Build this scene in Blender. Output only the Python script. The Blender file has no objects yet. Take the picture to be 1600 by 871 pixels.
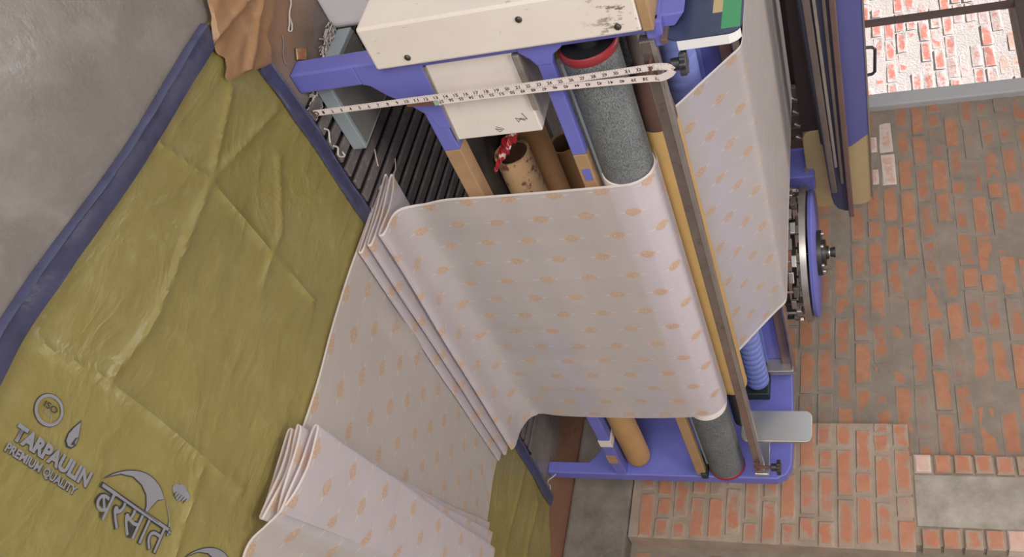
import bpy, bmesh, math, random
from mathutils import Vector, Matrix, noise
random.seed(7)
S = bpy.context.scene
COL = S.collection

# ------------------------------------------------------------------ camera
cd = bpy.data.cameras.new('camera'); cam = bpy.data.objects.new('camera', cd); COL.objects.link(cam)
cd.sensor_fit = 'HORIZONTAL'; cd.sensor_width = 36.0; cd.lens = 32.715; cd.clip_start = 0.02; cd.clip_end = 200
_r = Vector((0.31962, 0.18445, 0.92942)); _b = Vector((-0.73243, -0.57420, 0.36583)); _u = _b.cross(_r)
cam.matrix_world = Matrix(((_r.x, _u.x, _b.x, -1.2982), (_r.y, _u.y, _b.y, -1.5735), (_r.z, _u.z, _b.z, 1.2926), (0, 0, 0, 1)))
S.camera = cam

# ------------------------------------------------------------------ world, sun, area lights, exposure
w = bpy.data.worlds.new('world'); S.world = w; w.use_nodes = True
bg = w.node_tree.nodes['Background']; bg.inputs[0].default_value = (0.97, 0.98, 1.0, 1); bg.inputs[1].default_value = 0.95
sd = bpy.data.lights.new('sun', 'SUN'); sd.energy = 17.0; sd.angle = 0.01; sd.color = (1, 0.95, 0.9)
sun = bpy.data.objects.new('sun', sd); COL.objects.link(sun); sun.location = (0, 3, 8)
sun.rotation_euler = Vector((0.22, -0.42, -0.80)).to_track_quat('-Z', 'Y').to_euler()
def area(name, loc, sx, sy, power, target, color=(1, 1, 1)):
    d = bpy.data.lights.new(name, 'AREA'); d.shape = 'RECTANGLE'; d.size = sx; d.size_y = sy; d.energy = power; d.color = color
    o = bpy.data.objects.new(name, d); COL.objects.link(o); o.location = loc
    o.rotation_euler = (Vector(target) - Vector(loc)).to_track_quat('-Z', 'Y').to_euler()
    return o
area('overhead_area_light', (-0.9, -1.3, 2.9), 1.3, 0.5, 34, (0.7, 0.1, 0.3), (1, 0.94, 0.89))  # added overhead light for the room interior, no fixture there
area('overhead_area_light', (1.2, -1.6, 2.95), 1.3, 0.5, 16, (1.4, 0.2, 0.6), (1, 0.94, 0.89))  # second added overhead light, also without a fixture
area('overhead_area_light', (0.6, 1.5, 2.95), 1.3, 0.4, 26, (0.9, 0.9, 0.9), (1, 0.96, 0.93))
area('front_fill_light', (-4.7, -3.5, 1.5), 2.6, 2.4, 210, (0.6, 0.0, 0.5), (1, 0.95, 0.91))  # added fill from behind the camera, softens shade on the hanging cloth
S.view_settings.view_transform = 'Standard'; S.view_settings.look = 'None'
S.view_settings.exposure = 0.08; S.view_settings.gamma = 1.0; S.view_settings.use_curve_mapping = False

# ------------------------------------------------------------------ helpers
WL = {}
def lin(h):
    h = h.lstrip('#'); f = lambda v: v / 12.92 if v <= 0.04045 else ((v + 0.055) / 1.055) ** 2.4
    return tuple(f(int(h[i:i + 2], 16) / 255) for i in (0, 2, 4)) + (1.0,)
def settle(o, parent):
    """put the origin of a world-space mesh at its centre and parent it"""
    me = o.data; n = len(me.vertices)
    c = Vector((0, 0, 0))
    for v in me.vertices: c += v.co
    c /= max(n, 1)
    zmin = min(v.co.z for v in me.vertices)
    c.z = zmin
    me.transform(Matrix.Translation(-c)); WL[o.name] = c
    if parent is not None:
        o.parent = parent; o.location = c - WL[parent.name]
    else: o.location = c
    return o
def tag(o, label=None, cat=None, group=None, kind=None):
    if label: o['label'] = label
    if cat: o['category'] = cat
    if group: o['group'] = group
    if kind: o['kind'] = kind
    return o
def thing(name, loc, label, cat, group=None, kind=None):
    o = bpy.data.objects.new(name, None); COL.objects.link(o); o.location = loc; o.empty_display_size = 0.05
    WL[o.name] = Vector(loc)
    return tag(o, label, cat, group, kind)
class MB:
    def __init__(s): s.v = []; s.f = []
    def add(s, vs, fs):
        n = len(s.v); s.v += [tuple(v) for v in vs]; s.f += [tuple(i + n for i in f) for f in fs]; return s
    def box(s, x0, x1, y0, y1, z0, z1):
        return s.add([(x0, y0, z0), (x1, y0, z0), (x1, y1, z0), (x0, y1, z0), (x0, y0, z1), (x1, y0, z1), (x1, y1, z1), (x0, y1, z1)],
                     [(3, 2, 1, 0), (4, 5, 6, 7), (0, 1, 5, 4), (1, 2, 6, 5), (2, 3, 7, 6), (3, 0, 4, 7)])
    def obox(s, p, q, w, h, up=(0, 0, 1)):
        """bar from p to q, width w (sideways), height h (along up)"""
        p, q, up = Vector(p), Vector(q), Vector(up); d = (q - p).normalized(); a = d.cross(up).normalized(); b = a.cross(d)
        vs = []
        for c in (p, q):
            for i, j in ((-1, -1), (1, -1), (1, 1), (-1, 1)): vs.append(c + a * i * w / 2 + b * j * h / 2)
        return s.add(vs, [(0, 1, 2, 3), (7, 6, 5, 4), (0, 4, 5, 1), (1, 5, 6, 2), (2, 6, 7, 3), (3, 7, 4, 0)])
    def prism(s, poly, axis, a, b):
        """polygon (2D) extruded along axis from a to b; poly axes are the other two in xyz order"""
        n = len(poly)
        def P(p, t):
            return {0: (t, p[0], p[1]), 1: (p[0], t, p[1]), 2: (p[0], p[1], t)}[axis]
        vs = [P(p, a) for p in poly] + [P(p, b) for p in poly]
        return s.add(vs, [tuple(range(n))[::-1], tuple(range(n, 2 * n))] + [(i, (i + 1) % n, n + (i + 1) % n, n + i) for i in range(n)])
    def lathe(s, p, d, prof, seg=32, caps=True):
        """profile of (t along d, r) around axis p,d"""
        p, d = Vector(p), Vector(d).normalized(); a = d.orthogonal().normalized(); b = d.cross(a)
        vs = []; fs = []; m = len(prof)
        for t, r in prof:
            for k in range(seg):
                g = 2 * math.pi * k / seg; vs.append(p + d * t + (a * math.cos(g) + b * math.sin(g)) * r)
        for i in range(m - 1):
            for k in range(seg):
                k2 = (k + 1) % seg; fs.append((i * seg + k, i * seg + k2, (i + 1) * seg + k2, (i + 1) * seg + k))
        if caps:
            fs.append(tuple(range(seg))[::-1]); fs.append(tuple((m - 1) * seg + k for k in range(seg)))
        return s.add(vs, fs)
    def cyl(s, p, q, r, seg=24):
        p, q = Vector(p), Vector(q); return s.lathe(p, q - p, [(0, r), ((q - p).length, r)], seg)
    def tube(s, pts, r, seg=8):
        pts = [Vector(p) for p in pts]; vs = []; fs = []
        a = None
        for i, p in enumerate(pts):
            d = (pts[min(i + 1, len(pts) - 1)] - pts[max(i - 1, 0)]).normalized()
            if a is None: a = d.orthogonal().normalized()
            a = (a - d * a.dot(d)).normalized(); b = d.cross(a)
            for k in range(seg):
                g = 2 * math.pi * k / seg; vs.append(p + (a * math.cos(g) + b * math.sin(g)) * r)
        for i in range(len(pts) - 1):
            for k in range(seg):
                k2 = (k + 1) % seg; fs.append((i * seg + k, i * seg + k2, (i + 1) * seg + k2, (i + 1) * seg + k))
        fs.append(tuple(range(seg))[::-1]); fs.append(tuple((len(pts) - 1) * seg + k for k in range(seg)))
        return s.add(vs, fs)
    def build(s, name, mat, parent=None, smooth=False, bevel=0.0, seg=2, kind=None, label=None):
        me = bpy.data.meshes.new(name); me.from_pydata(s.v, [], s.f); me.update()
        bm = bmesh.new(); bm.from_mesh(me); bmesh.ops.recalc_face_normals(bm, faces=bm.faces); bm.to_mesh(me); bm.free()
        me.materials.append(mat)
        o = bpy.data.objects.new(name, me); COL.objects.link(o)
        settle(o, parent)
        if smooth:
            me.polygons.foreach_set('use_smooth', [True] * len(me.polygons))
            try: me.set_sharp_from_angle(angle=math.radians(40))
            except Exception: pass
        if bevel:
            m = o.modifiers.new('bevel', 'BEVEL'); m.width = bevel; m.segments = seg; m.limit_method = 'ANGLE'; m.angle_limit = math.radians(35)
        if kind: o['kind'] = kind
        if label: o['label'] = label
        return o
def rrect(x0, x1, y0, y1, r, n=6):
    out = []
    for cx, cy, a0 in ((x1 - r, y1 - r, 0), (x0 + r, y1 - r, 90), (x0 + r, y0 + r, 180), (x1 - r, y0 + r, 270)):
        for i in range(n + 1):
            a = math.radians(a0 + 90 * i / n); out.append((cx + r * math.cos(a), cy + r * math.sin(a)))
    return out

# ------------------------------------------------------------------ materials
class NT:
    def __init__(s, name):
        s.m = bpy.data.materials.new(name); s.m.use_nodes = True; s.t = s.m.node_tree; s.n = s.t.nodes; s.l = s.t.links
        s.b = s.n['Principled BSDF']; s.out = s.n['Material Output']
    def node(s, typ, **kw):
        n = s.n.new(typ)
        for k, v in kw.items(): setattr(n, k, v)
        return n
    def put(s, sock, v):
        if isinstance(v, bpy.types.NodeSocket): s.l.new(v, sock)
        else: sock.default_value = v
    def math(s, op, a, b=0.0, c=None, clamp=False):
        n = s.node('ShaderNodeMath', operation=op, use_clamp=clamp); s.put(n.inputs[0], a); s.put(n.inputs[1], b)
        if c is not None: s.put(n.inputs[2], c)
        return n.outputs[0]
    def noise(s, vec, scale, detail=4, rough=0.6, dist=0.0):
        n = s.node('ShaderNodeTexNoise'); s.put(n.inputs['Vector'], vec); n.inputs['Scale'].default_value = scale
        n.inputs['Detail'].default_value = detail; n.inputs['Roughness'].default_value = rough; n.inputs['Distortion'].default_value = dist
        return n.outputs['Fac']
    def mapping(s, vec, scale=(1, 1, 1), rot=(0, 0, 0)):
        n = s.node('ShaderNodeMapping'); s.put(n.inputs['Vector'], vec); n.inputs['Scale'].default_value = scale; n.inputs['Rotation'].default_value = rot
        return n.outputs[0]
    def ramp(s, f, a, b):
        """0..1 ramp between a and b"""
        n = s.node('ShaderNodeMapRange'); n.inputs['From Min'].default_value = a; n.inputs['From Max'].default_value = b; s.put(n.inputs['Value'], f)
        return n.outputs[0]
    def mix(s, f, a, b):
        n = s.node('ShaderNodeMix', data_type='RGBA'); s.put(n.inputs[0], f); s.put(n.inputs[6], a); s.put(n.inputs[7], b)
        return n.outputs[2]
    def coord(s, which='Object'):
        return s.node('ShaderNodeTexCoord').outputs[which]
    def world(s): return s.node('ShaderNodeNewGeometry').outputs['Position']
    def bump(s, h, strength=0.3, dist=0.01):
        n = s.node('ShaderNodeBump'); n.inputs['Strength'].default_value = strength; n.inputs['Distance'].default_value = dist
        s.put(n.inputs['Height'], h); s.l.new(n.outputs[0], s.b.inputs['Normal'])
    def base(s, v): s.put(s.b.inputs['Base Color'], v)
    def rough(s, v): s.put(s.b.inputs['Roughness'], v)
def plain(name, col, rough=0.5, metal=0.0, var=0.15, scale=9.0, dirt=None, dirt_amt=(0.62, 0.75), bump=0.0, bscale=60, spec=None):
    n = NT(name); w = n.world(); c = lin(col)
    f = n.noise(w, scale, 5)
    d = tuple(v * (1 - 2 * var) for v in c[:3]) + (1,); e = tuple(min(1, v * (1 + var)) for v in c[:3]) + (1,)
    o = n.mix(f, d, e)
    if dirt:
        g = n.ramp(n.noise(w, scale * 2.3, 8, 0.7), *dirt_amt); o = n.mix(g, o, lin(dirt))
    n.base(o); n.rough(rough); n.b.inputs['Metallic'].default_value = metal
    if spec is not None: n.b.inputs['Specular IOR Level'].default_value = spec
    if bump: n.bump(n.noise(w, bscale, 4), bump, 0.004)
    return n.m
M = {}
M['blue'] = plain('blue_paint', '#686ab6', 0.42, var=0.09, scale=7, dirt='#55558c', dirt_amt=(0.64, 0.85), bump=0.05)
M['white'] = None
M['white_grey'] = plain('pale_grey_paint', '#dcdadb', 0.45, var=0.06)
M['sheet_grey'] = plain('sheet_metal_grey', '#8d979c', 0.5, var=0.08, dirt='#5c5a58', dirt_amt=(0.6, 0.9))
M['wood'] = plain('raw_orange_wood', '#a3825f', 0.7, var=0.15, scale=18, dirt='#7a5338', bump=0.1)
M['tan_tube'] = plain('tan_sleeve', '#b8965e', 0.45, var=0.10, scale=10, dirt='#8c6a3c', dirt_amt=(0.64, 0.9))
M['card'] = plain('cardboard_tube', '#b0895a', 0.75, var=0.12, scale=12, dirt='#7b5b41', dirt_amt=(0.62, 0.85), bump=0.05)
M['card_torn'] = plain('cardboard_torn', '#b8986f', 0.8, var=0.12, scale=14, dirt='#6b3f35', dirt_amt=(0.54, 0.60), bump=0.2)
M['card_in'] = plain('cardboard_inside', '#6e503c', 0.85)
M['dark'] = plain('black_iron', '#1f1e22', 0.5, var=0.15)
M['mid_iron'] = plain('dark_grey_iron', '#4a4846', 0.42, metal=0.6, var=0.2, scale=20)
M['steel'] = plain('worn_steel', '#b8b2ac', 0.36, metal=0.75, var=0.18, scale=22, dirt='#6b5750', dirt_amt=(0.6, 0.85))
M['rail_steel'] = plain('rail_steel', '#b5a8a4', 0.22, metal=0.85, var=0.22, scale=16, dirt='#5d4742', dirt_amt=(0.55, 0.8))
M['polished'] = plain('polished_plate', '#ccd0d0', 0.25, metal=0.85, var=0.05, scale=8)
M['bar_grey'] = plain('dull_rail', '#7b716c', 0.4, metal=0.5, var=0.15, scale=12)
M['brown_rail'] = plain('brown_rail', '#77605a', 0.4, metal=0.3, var=0.15, scale=12)
M['knob'] = plain('black_plastic', '#2b2a2f', 0.35, var=0.05)
M['rust'] = plain('rusty_screw', '#6a4038', 0.7, var=0.2)
M['red'] = plain('red_ring', '#8e2b33', 0.4, var=0.12)
M['plate_reflection'] = plain('navy_reflection_plate', '#454d68', 0.2, metal=0.3, var=0.12, scale=14)  # reflection of the blue frame put into the plate's colour
M['hose'] = plain('blue_sleeve', '#7a89cf', 0.45, var=0.06)
M['green_black'] = plain('dark_green_pad', '#1c2b2a', 0.5)
M['green'] = plain('green_plate_reflection', '#3f8f5f', 0.3, var=0.06)  # green reflection painted on the left side plate
M['cream'] = plain('cream_plate_reflection', '#b59f78', 0.5, var=0.07, scale=6)
M['sley'] = plain('sley_dark_blue', '#3a3b55', 0.45)
M['cover_blue'] = plain('cover_blue', '#5f6199', 0.3, var=0.06)
M['shaft_brown'] = plain('shaft_brown', '#5a4238', 0.55, var=0.2)
M['reed'] = plain('dark_reed', '#33262a', 0.55)
M['teal'] = plain('teal_rod', '#2f6670', 0.4)
M['navy'] = plain('navy_binding', '#454764', 0.33, var=0.16, scale=14, dirt='#333345', dirt_amt=(0.5, 0.8), bump=0.3, bscale=45)
M['brown_sheet'] = plain('brown_film', '#977353', 0.5, var=0.15, scale=12, dirt='#ac8b6b', dirt_amt=(0.55, 0.75), bump=0.5, bscale=28)
M['lint'] = plain('lint', '#c3b9b4', 0.95)
M['lint_dirty'] = plain('lint_dirty', '#8f8682', 0.95, var=0.2, scale=40)
M['print'] = plain('silver_print', '#85858c', 0.55, var=0.06, scale=20)
M['print_dark'] = plain('print_shadow', '#34343a', 0.5)
M['tape'] = plain('tape_white', '#d8ccc8', 0.6, var=0.05)
M['ink'] = plain('ink', '#3a3230', 0.7)
M['tab'] = plain('leather_tab', '#6a4638', 0.7)
M['tabgreen'] = plain('green_tip', '#8fb08a', 0.6)
M['frame_brown'] = plain('window_frame_brown', '#5a4744', 0.6)
M['frame_grey'] = plain('window_frame_grey', '#a6a5a8', 0.6, var=0.06, dirt='#7d7977', dirt_amt=(0.6, 0.9))
M['plaster'] = plain('ceiling_plaster', '#a9a49c', 0.9)
M['slat'] = plain('black_slat', '#6c6565', 0.75, var=0.25, scale=26, dirt='#8d8583', dirt_amt=(0.56, 0.7), bump=0.25)
M['mat_base'] = plain('black_base', '#141315', 0.9)

# painted white steel with scratches
n = NT('chipped_white_paint'); w_ = n.world()
c = n.mix(n.noise(w_, 6, 5), lin('#d2c6bc'), lin('#e0d8d0'))
scr = n.ramp(n.noise(n.mapping(w_, (60, 14, 9), (0.5, 0.3, 0.2)), 1.0, 6, 0.75), 0.665, 0.71)
spots = n.ramp(n.noise(w_, 34, 3, 0.5), 0.72, 0.75)
zsep = n.node('ShaderNodeSeparateXYZ'); n.l.new(w_, zsep.inputs[0])
worn = n.math('MULTIPLY', n.ramp(n.noise(n.mapping(w_, (55, 30, 22)), 1.0, 6, 0.7), 0.53, 0.57), n.ramp(zsep.outputs[2], 0.74, 0.82))
k = n.math('MAXIMUM', n.math('MULTIPLY', scr, 0.7), n.math('MULTIPLY', spots, 0.35)); k = n.math('MAXIMUM', k, n.math('MULTIPLY', worn, 0.85), clamp=True)
n.base(n.mix(k, c, lin('#5c4638'))); n.rough(0.42); M['white'] = n.m
# white panel with a brown smear
n = NT('white_panel'); w_ = n.world()
c = n.mix(n.noise(w_, 8, 5), lin('#cfc4bd'), lin('#ddd5cf'))
n.base(n.mix(n.math('MULTIPLY', n.ramp(n.noise(n.mapping(w_, (5, 5, 26)), 1, 4), 0.58, 0.8), 0.4), c, lin('#9c7f6c'))); n.rough(0.4); M['panel'] = n.m

# concrete floor
n = NT('concrete_floor'); w_ = n.world()
a = n.noise(w_, 2.2, 6, 0.6); b2 = n.noise(w_, 9, 8, 0.65, 0.4); c2 = n.noise(w_, 70, 4)
c = n.mix(n.ramp(a, 0.3, 0.7), lin('#726c68'), lin('#86807b'))
c = n.mix(n.math('MULTIPLY', n.ramp(b2, 0.5, 0.72), 0.55), c, lin('#9b958f'))
c = n.mix(n.math('MULTIPLY', n.ramp(n.noise(w_, 4.5, 5, 0.6, 0.6), 0.55, 0.75), 0.5), c, lin('#6b5d50'))
# brown dust spilled around the tarpaulin corner and along the wall foot
sp = n.node('ShaderNodeSeparateXYZ'); n.l.new(w_, sp.inputs[0])
dx = n.math('SUBTRACT', sp.outputs[0], -0.30); dy = n.math('SUBTRACT', sp.outputs[1], 0.10)
d1 = n.math('SQRT', n.math('ADD', n.math('MULTIPLY', dx, dx), n.math('MULTIPLY', dy, dy)))
st = n.math('ADD', d1, n.math('MULTIPLY', n.noise(w_, 12, 5), 0.18))
c = n.mix(n.math('MULTIPLY', n.ramp(st, 0.36, 0.20), 0.85), c, lin('#8f6a50'))
d2 = n.math('ADD', sp.outputs[0], n.math('MULTIPLY', n.noise(w_, 9, 5), 0.25))
c = n.mix(n.math('MULTIPLY', n.ramp(d2, 2.10, 2.26), 0.9), c, lin('#8b5d44'))
n.base(c); n.rough(n.ramp(b2, 0.1, 1.4)); n.b.inputs['Roughness'].default_value = 0.7
n.bump(n.math('ADD', b2, n.math('MULTIPLY', c2, 0.3)), 0.25, 0.006); M['concrete'] = n.m

# olive tarpaulin
n = NT('olive_tarpaulin'); w_ = n.world()
c = n.mix(n.noise(w_, 3.5, 5), lin('#7c7140'), lin('#918650'))
c = n.mix(n.math('MULTIPLY', n.ramp(n.noise(w_, 16, 6), 0.5, 0.8), 0.4), c, lin('#a0986a'))
n.base(c); n.rough(0.34)
wv = n.mapping(w_, (1.0, 0.55, 1), (0, 0, 0.45)); rd = n.math('ABSOLUTE', n.math('SUBTRACT', n.noise(wv, 7, 5, 0.55, 0.5), 0.5))
h = n.math('ADD', n.math('MULTIPLY', n.noise(n.mapping(w_, (6, 3.2, 1), (0, 0, 0.5)), 1.4, 4, 0.5), 0.9), n.math('MULTIPLY', n.math('MINIMUM', rd, 0.09), -1.6))
n.bump(h, 0.42, 0.022); M['tarp'] = n.m

# sheer cream cloth with woven gold drops
def fabric(name, transp=0.16):
    n = NT(name); uv = n.node('ShaderNodeUVMap'); uv.uv_map = 'UVMap'
    s = n.node('ShaderNodeSeparateXYZ'); n.l.new(uv.outputs[0], s.inputs[0]); u, v = s.outputs[0], s.outputs[1]
    PU, PV = 0.172, 0.125
    def motif(ou, ov):
        p = n.math('MULTIPLY', n.math('SUBTRACT', n.math('FRACT', n.math('ADD', n.math('DIVIDE', u, PU), ou)), 0.5), PU)
        q = n.math('MULTIPLY', n.math('SUBTRACT', n.math('FRACT', n.math('ADD', n.math('DIVIDE', v, PV), ov)), 0.5), PV)
        ap = n.math('ABSOLUTE', p)
        qq = n.math('DIVIDE', q, 0.0245); q2 = n.math('MULTIPLY', qq, qq)
        skew = n.math('ADD', 1.0, n.math('MULTIPLY', qq, 0.35))
        e = n.math('ADD', n.math('DIVIDE', ap, n.math('MULTIPLY', skew, 0.0165)), q2)
        body = n.ramp(e, 1.05, 0.85)
        tq = n.math('ABSOLUTE', n.math('SUBTRACT', q, 0.002))
        tail = n.math('MULTIPLY', n.ramp(ap, 0.0030, 0.0012), n.ramp(tq, 0.044, 0.026))
        return body, tail
    b1, t1 = motif(0, 0); b2, t2 = motif(0.5, 0.5)
    body = n.math('MAXIMUM', b1, b2, clamp=True); tail = n.math('MAXIMUM', t1, t2, clamp=True)
    fine = n.noise(n.mapping(uv.outputs[0], (150, 230, 1)), 1, 2)
    gold = n.mix(n.ramp(fine, 0.35, 0.65), lin('#b4876a'), lin('#e2c8a8'))
    vstr = n.noise(n.mapping(uv.outputs[0], (14, 0.5, 1)), 1, 3)
    cl = n.mix(vstr, lin('#ddd3d0'), lin('#e8e0dd'))
    col = n.mix(n.math('MULTIPLY', tail, 0.45), cl, lin('#f3ead8'))
    gm = n.math('MULTIPLY', body, n.ramp(fine, 0.2, 0.5))
    col = n.mix(n.math('MULTIPLY', body, n.math('ADD', 0.62, n.math('MULTIPLY', n.ramp(fine, 0.3, 0.6), 0.33))), col, gold)
    sv = n.ramp(n.math('ABSOLUTE', n.math('SUBTRACT', u, 0.909)), 0.5745, 0.5775)
    col = n.mix(sv, col, lin('#f4efec'))
    n.base(col); n.rough(0.42); n.b.inputs['Sheen Weight'].default_value = 0.25
    tr = n.node('ShaderNodeBsdfTranslucent'); n.put(tr.inputs[0], n.mix(0.55, col, lin('#f2d3c2')))
    tp = n.node('ShaderNodeBsdfTransparent'); tp.inputs[0].default_value = (0.50, 0.62, 1.0, 1)
    m1 = n.node('ShaderNodeMixShader'); m1.inputs[0].default_value = 0.34; n.l.new(n.b.outputs[0], m1.inputs[1]); n.l.new(tr.outputs[0], m1.inputs[2])
    m2 = n.node('ShaderNodeMixShader'); n.put(m2.inputs[0], n.math('MULTIPLY', n.math('SUBTRACT', 1.0, n.math('MAXIMUM', n.math('MULTIPLY', body, 0.8), n.math('MAXIMUM', n.math('MULTIPLY', tail, 0.5), n.math('MULTIPLY', sv, 0.9)))), transp))
    n.l.new(m1.outputs[0], m2.inputs[1]); n.l.new(tp.outputs[0], m2.inputs[2]); n.l.new(m2.outputs[0], n.out.inputs[0])
    n.bump(n.noise(n.mapping(uv.outputs[0], (5, 3, 1)), 1.0, 3), 0.25, 0.02)
    return n.m
M['fabric'] = fabric('sheer_brocade', 0.26)
M['roll_cloth'] = plain('white_wound_cloth', '#eae0dc', 0.55, var=0.04)

# knurled grey emery sleeve
n = NT('grey_emery_mesh'); o_ = n.coord('Object')
e1 = n.noise(n.mapping(o_, (180, 420, 420), (0.5, 0.3, 0)), 1.0, 2, 0.5); e2 = n.noise(o_, 9, 4)
n.base(n.mix(n.ramp(n.math('ADD', e1, n.math('MULTIPLY', e2, 0.25)), 0.45, 0.78), lin('#434648'), lin('#797d7f'))); n.rough(0.6); n.bump(e1, 0.5, 0.002); M['emery'] = n.m
M['emery_plain'] = plain('grey_emery_plain', '#6b6b6e', 0.65, var=0.08, scale=20)

# bricks and mortar
def brick_mat(name, ca, cb, smear, mortar, mortar2, smear_lo=0.46):
    n = NT(name); w_ = n.world(); oi = n.node('ShaderNodeObjectInfo'); rnd = oi.outputs['Random']
    c = n.mix(rnd, lin(ca), lin(cb))
    c = n.mix(n.ramp(n.noise(w_, 22, 5), 0.35, 0.75), c, lin(cb))
    off = n.math('MULTIPLY', n.math('SUBTRACT', rnd, 0.5), 0.26)
    g = n.node('ShaderNodeSeparateXYZ'); n.l.new(n.coord('Generated'), g.inputs[0])
    ey = n.math('ABSOLUTE', n.math('SUBTRACT', g.outputs[1], 0.5)); ez = n.math('ABSOLUTE', n.math('SUBTRACT', g.outputs[2], 0.5))
    edge = n.math('MAXIMUM', n.ramp(ey, 0.33, 0.53), n.ramp(ez, 0.22, 0.54))
    f = n.math('ADD', n.math('ADD', n.noise(w_, 17, 5, 0.65, 0.3), off), n.math('MULTIPLY', edge, 0.34))
    f = n.ramp(f, smear_lo, smear_lo + 0.17)
    c = n.mix(n.math('MULTIPLY', f, smear), c, n.mix(n.ramp(n.noise(w_, 10, 6, 0.65), 0.35, 0.7), lin(mortar), lin(mortar2)))
    n.base(c); n.rough(0.92); n.bump(n.noise(w_, 80, 6, 0.7), 0.5, 0.006)
    return n.m
def mortar_mat(name, a, b):
    n = NT(name); w_ = n.world()
    n.base(n.mix(n.ramp(n.noise(w_, 10, 6, 0.65), 0.35, 0.7), lin(a), lin(b))); n.rough(0.95); n.bump(n.noise(w_, 60, 7, 0.7), 0.6, 0.01)
    return n.m
M['brick'] = brick_mat('brick_smeared', '#ab7c60', '#9c664c', 0.95, '#7d7268', '#8f8377', 0.50)
M['brick_pier'] = brick_mat('brick_pier', '#b58268', '#ab6f55', 0.92, '#938474', '#a59587', 0.52)
M['brick_out'] = brick_mat('brick_outside', '#c98577', '#c2776a', 0.9, '#b9b2b2', '#c8c1c0', 0.45)
M['brick_lime'] = brick_mat('brick_limewashed', '#cdb0a4', '#bd9687', 0.85, '#c4b5ab', '#d0c4bc', 0.5)
M['mortar'] = mortar_mat('mortar_grey', '#7d7268', '#8f8377')
M['mortar_pier'] = mortar_mat('mortar_warm', '#938474', '#a59587')
M['mortar_out'] = mortar_mat('mortar_out', '#b9b2b2', '#c8c1c0')
M['cement'] = mortar_mat('cement_plinth', '#686259', '#877e76')
M['conc_patch'] = mortar_mat('cast_concrete', '#8f877c', '#b0a79e')

# ------------------------------------------------------------------ the setting
MB().box(-7, 2.6, -7, 7, -0.1, 0.0).build('floor', M['concrete'], kind='structure', label='grey stained concrete workshop floor')
MB().box(2.75, 7, -7, 9, -0.1, -0.02).build('yard_floor', M['cement'], kind='structure', label='cement yard strip outside the window')
MB().box(-7.5, 2.67, -7.5, 8.5, 3.2, 3.3).build('ceiling', M['plaster'], kind='structure', label='plain plaster workshop ceiling')

XW = 2.44                                             # face of the main wall
WY0, WY1, WZ0, WZ1 = 2.46, 4.4, 1.10, 2.075           # window opening
wallr = MB()
wallr.box(XW - .0015, 2.67, -7, WY0, 0, 3.2); wallr.box(XW - .0015, 2.67, WY1, 8.5, 0, 3.2)
wallr.box(XW - .0015, 2.67, WY0, WY1, 0, WZ0); wallr.box(XW - .0015, 2.67, WY0, WY1, WZ1, 3.2)
wall = wallr.build('wall_right', M['mortar'], kind='structure', label='rough brick wall with smeared grey mortar behind the loom')

def brick_meshes(prefix, mat, L, H, D, nvar=6, ch=0.006):
    """bricks whose face looks towards -x; origin in the middle of the back"""
    out = []
    for k in range(nvar):
        rr = random.Random(k * 17 + len(prefix)); j = lambda a: rr.uniform(-a, a)
        yy, zz = L / 2, H / 2
        back = [(0, -yy, -zz), (0, yy, -zz), (0, yy, zz), (0, -yy, zz)]
        mid = [(-D + ch, y, z) for _, y, z in back]
        fr = []
        for (y, z) in ((-yy, -zz), (0, -zz), (yy, -zz), (yy, 0), (yy, zz), (0, zz), (-yy, zz), (-yy, 0)):
            sy = (yy - ch + j(.004)) * (1 if y > 0 else -1) if y else j(.01)
            sz = (zz - ch * .8 + j(.004)) * (1 if z > 0 else -1) if z else j(.006)
            fr.append((-D + j(.0015), sy, sz))
        vs = back + mid + fr
        # 0-3 back, 4-7 mid, 8-15 front (corner, edge, corner, ...)
        fs = [(0, 1, 5, 4), (1, 2, 6, 5), (2, 3, 7, 6), (3, 0, 4, 7), (4, 5, 10, 9, 8), (5, 6, 12, 11, 10), (6, 7, 14, 13, 12), (7, 4, 8, 15, 14),
              (8, 9, 10, 11, 12, 13, 14, 15)]
        me = bpy.data.meshes.new(prefix); me.from_pydata(vs, [], fs)
        bm = bmesh.new(); bm.from_mesh(me); bmesh.ops.recalc_face_normals(bm, faces=bm.faces); bm.to_mesh(me); bm.free()
        me.materials.append(mat); out.append(me)
    return out
def put_brick(me, parent, x, y, z, sy=1.0, rot=0.0, mat=None):
    o = bpy.data.objects.new('brick', me); COL.objects.link(o); o.parent = parent
    o.location = Vector((x, y, z)) - WL[parent.name]; o.scale = (1, sy, 1); o.rotation_euler = (rot, 0, 0)
    if mat is not None:
        o.material_slots[0].link = 'OBJECT'; o.material_slots[0].material = mat
    return o
def courses(parent, xf, y0, y1, z0, z1, pitch, LEN, full, half, skip=None, mats=None, rnd=None, back=0.012):
    rnd = rnd or random.Random(3); z = z0; k = 0; cnt = 0
    while z + pitch * 0.9 <= z1 + 1e-6:
        y = y0 - (0 if k % 2 else LEN * 0.5) + rnd.uniform(-.03, .03); y = y if k else y0
        while y < y1 - 0.02:
            hd = rnd.random() < 0.22; L = (LEN * 0.5 if hd else LEN) * rnd.uniform(.9, 1.06)
            a, b = max(y, y0), min(y + L, y1)
            if b - a > 0.045:
                yc, zc = (a + b) / 2, z + pitch / 2 + rnd.uniform(-.003, .003)
                if not (skip and skip(yc, zc, b - a)):
                    use = half if (b - a) < LEN * .7 else full; base = LEN * .5 if use is half else LEN
                    mt = mats(yc, zc, rnd) if mats else None
                    put_brick(rnd.choice(use), parent, xf + back + rnd.uniform(-.003, .003), yc, zc, (b - a - .013) / (base - .013), rnd.uniform(-.012, .012), mt); cnt += 1
            y += L
        z += pitch; k += 1
    return cnt
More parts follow.
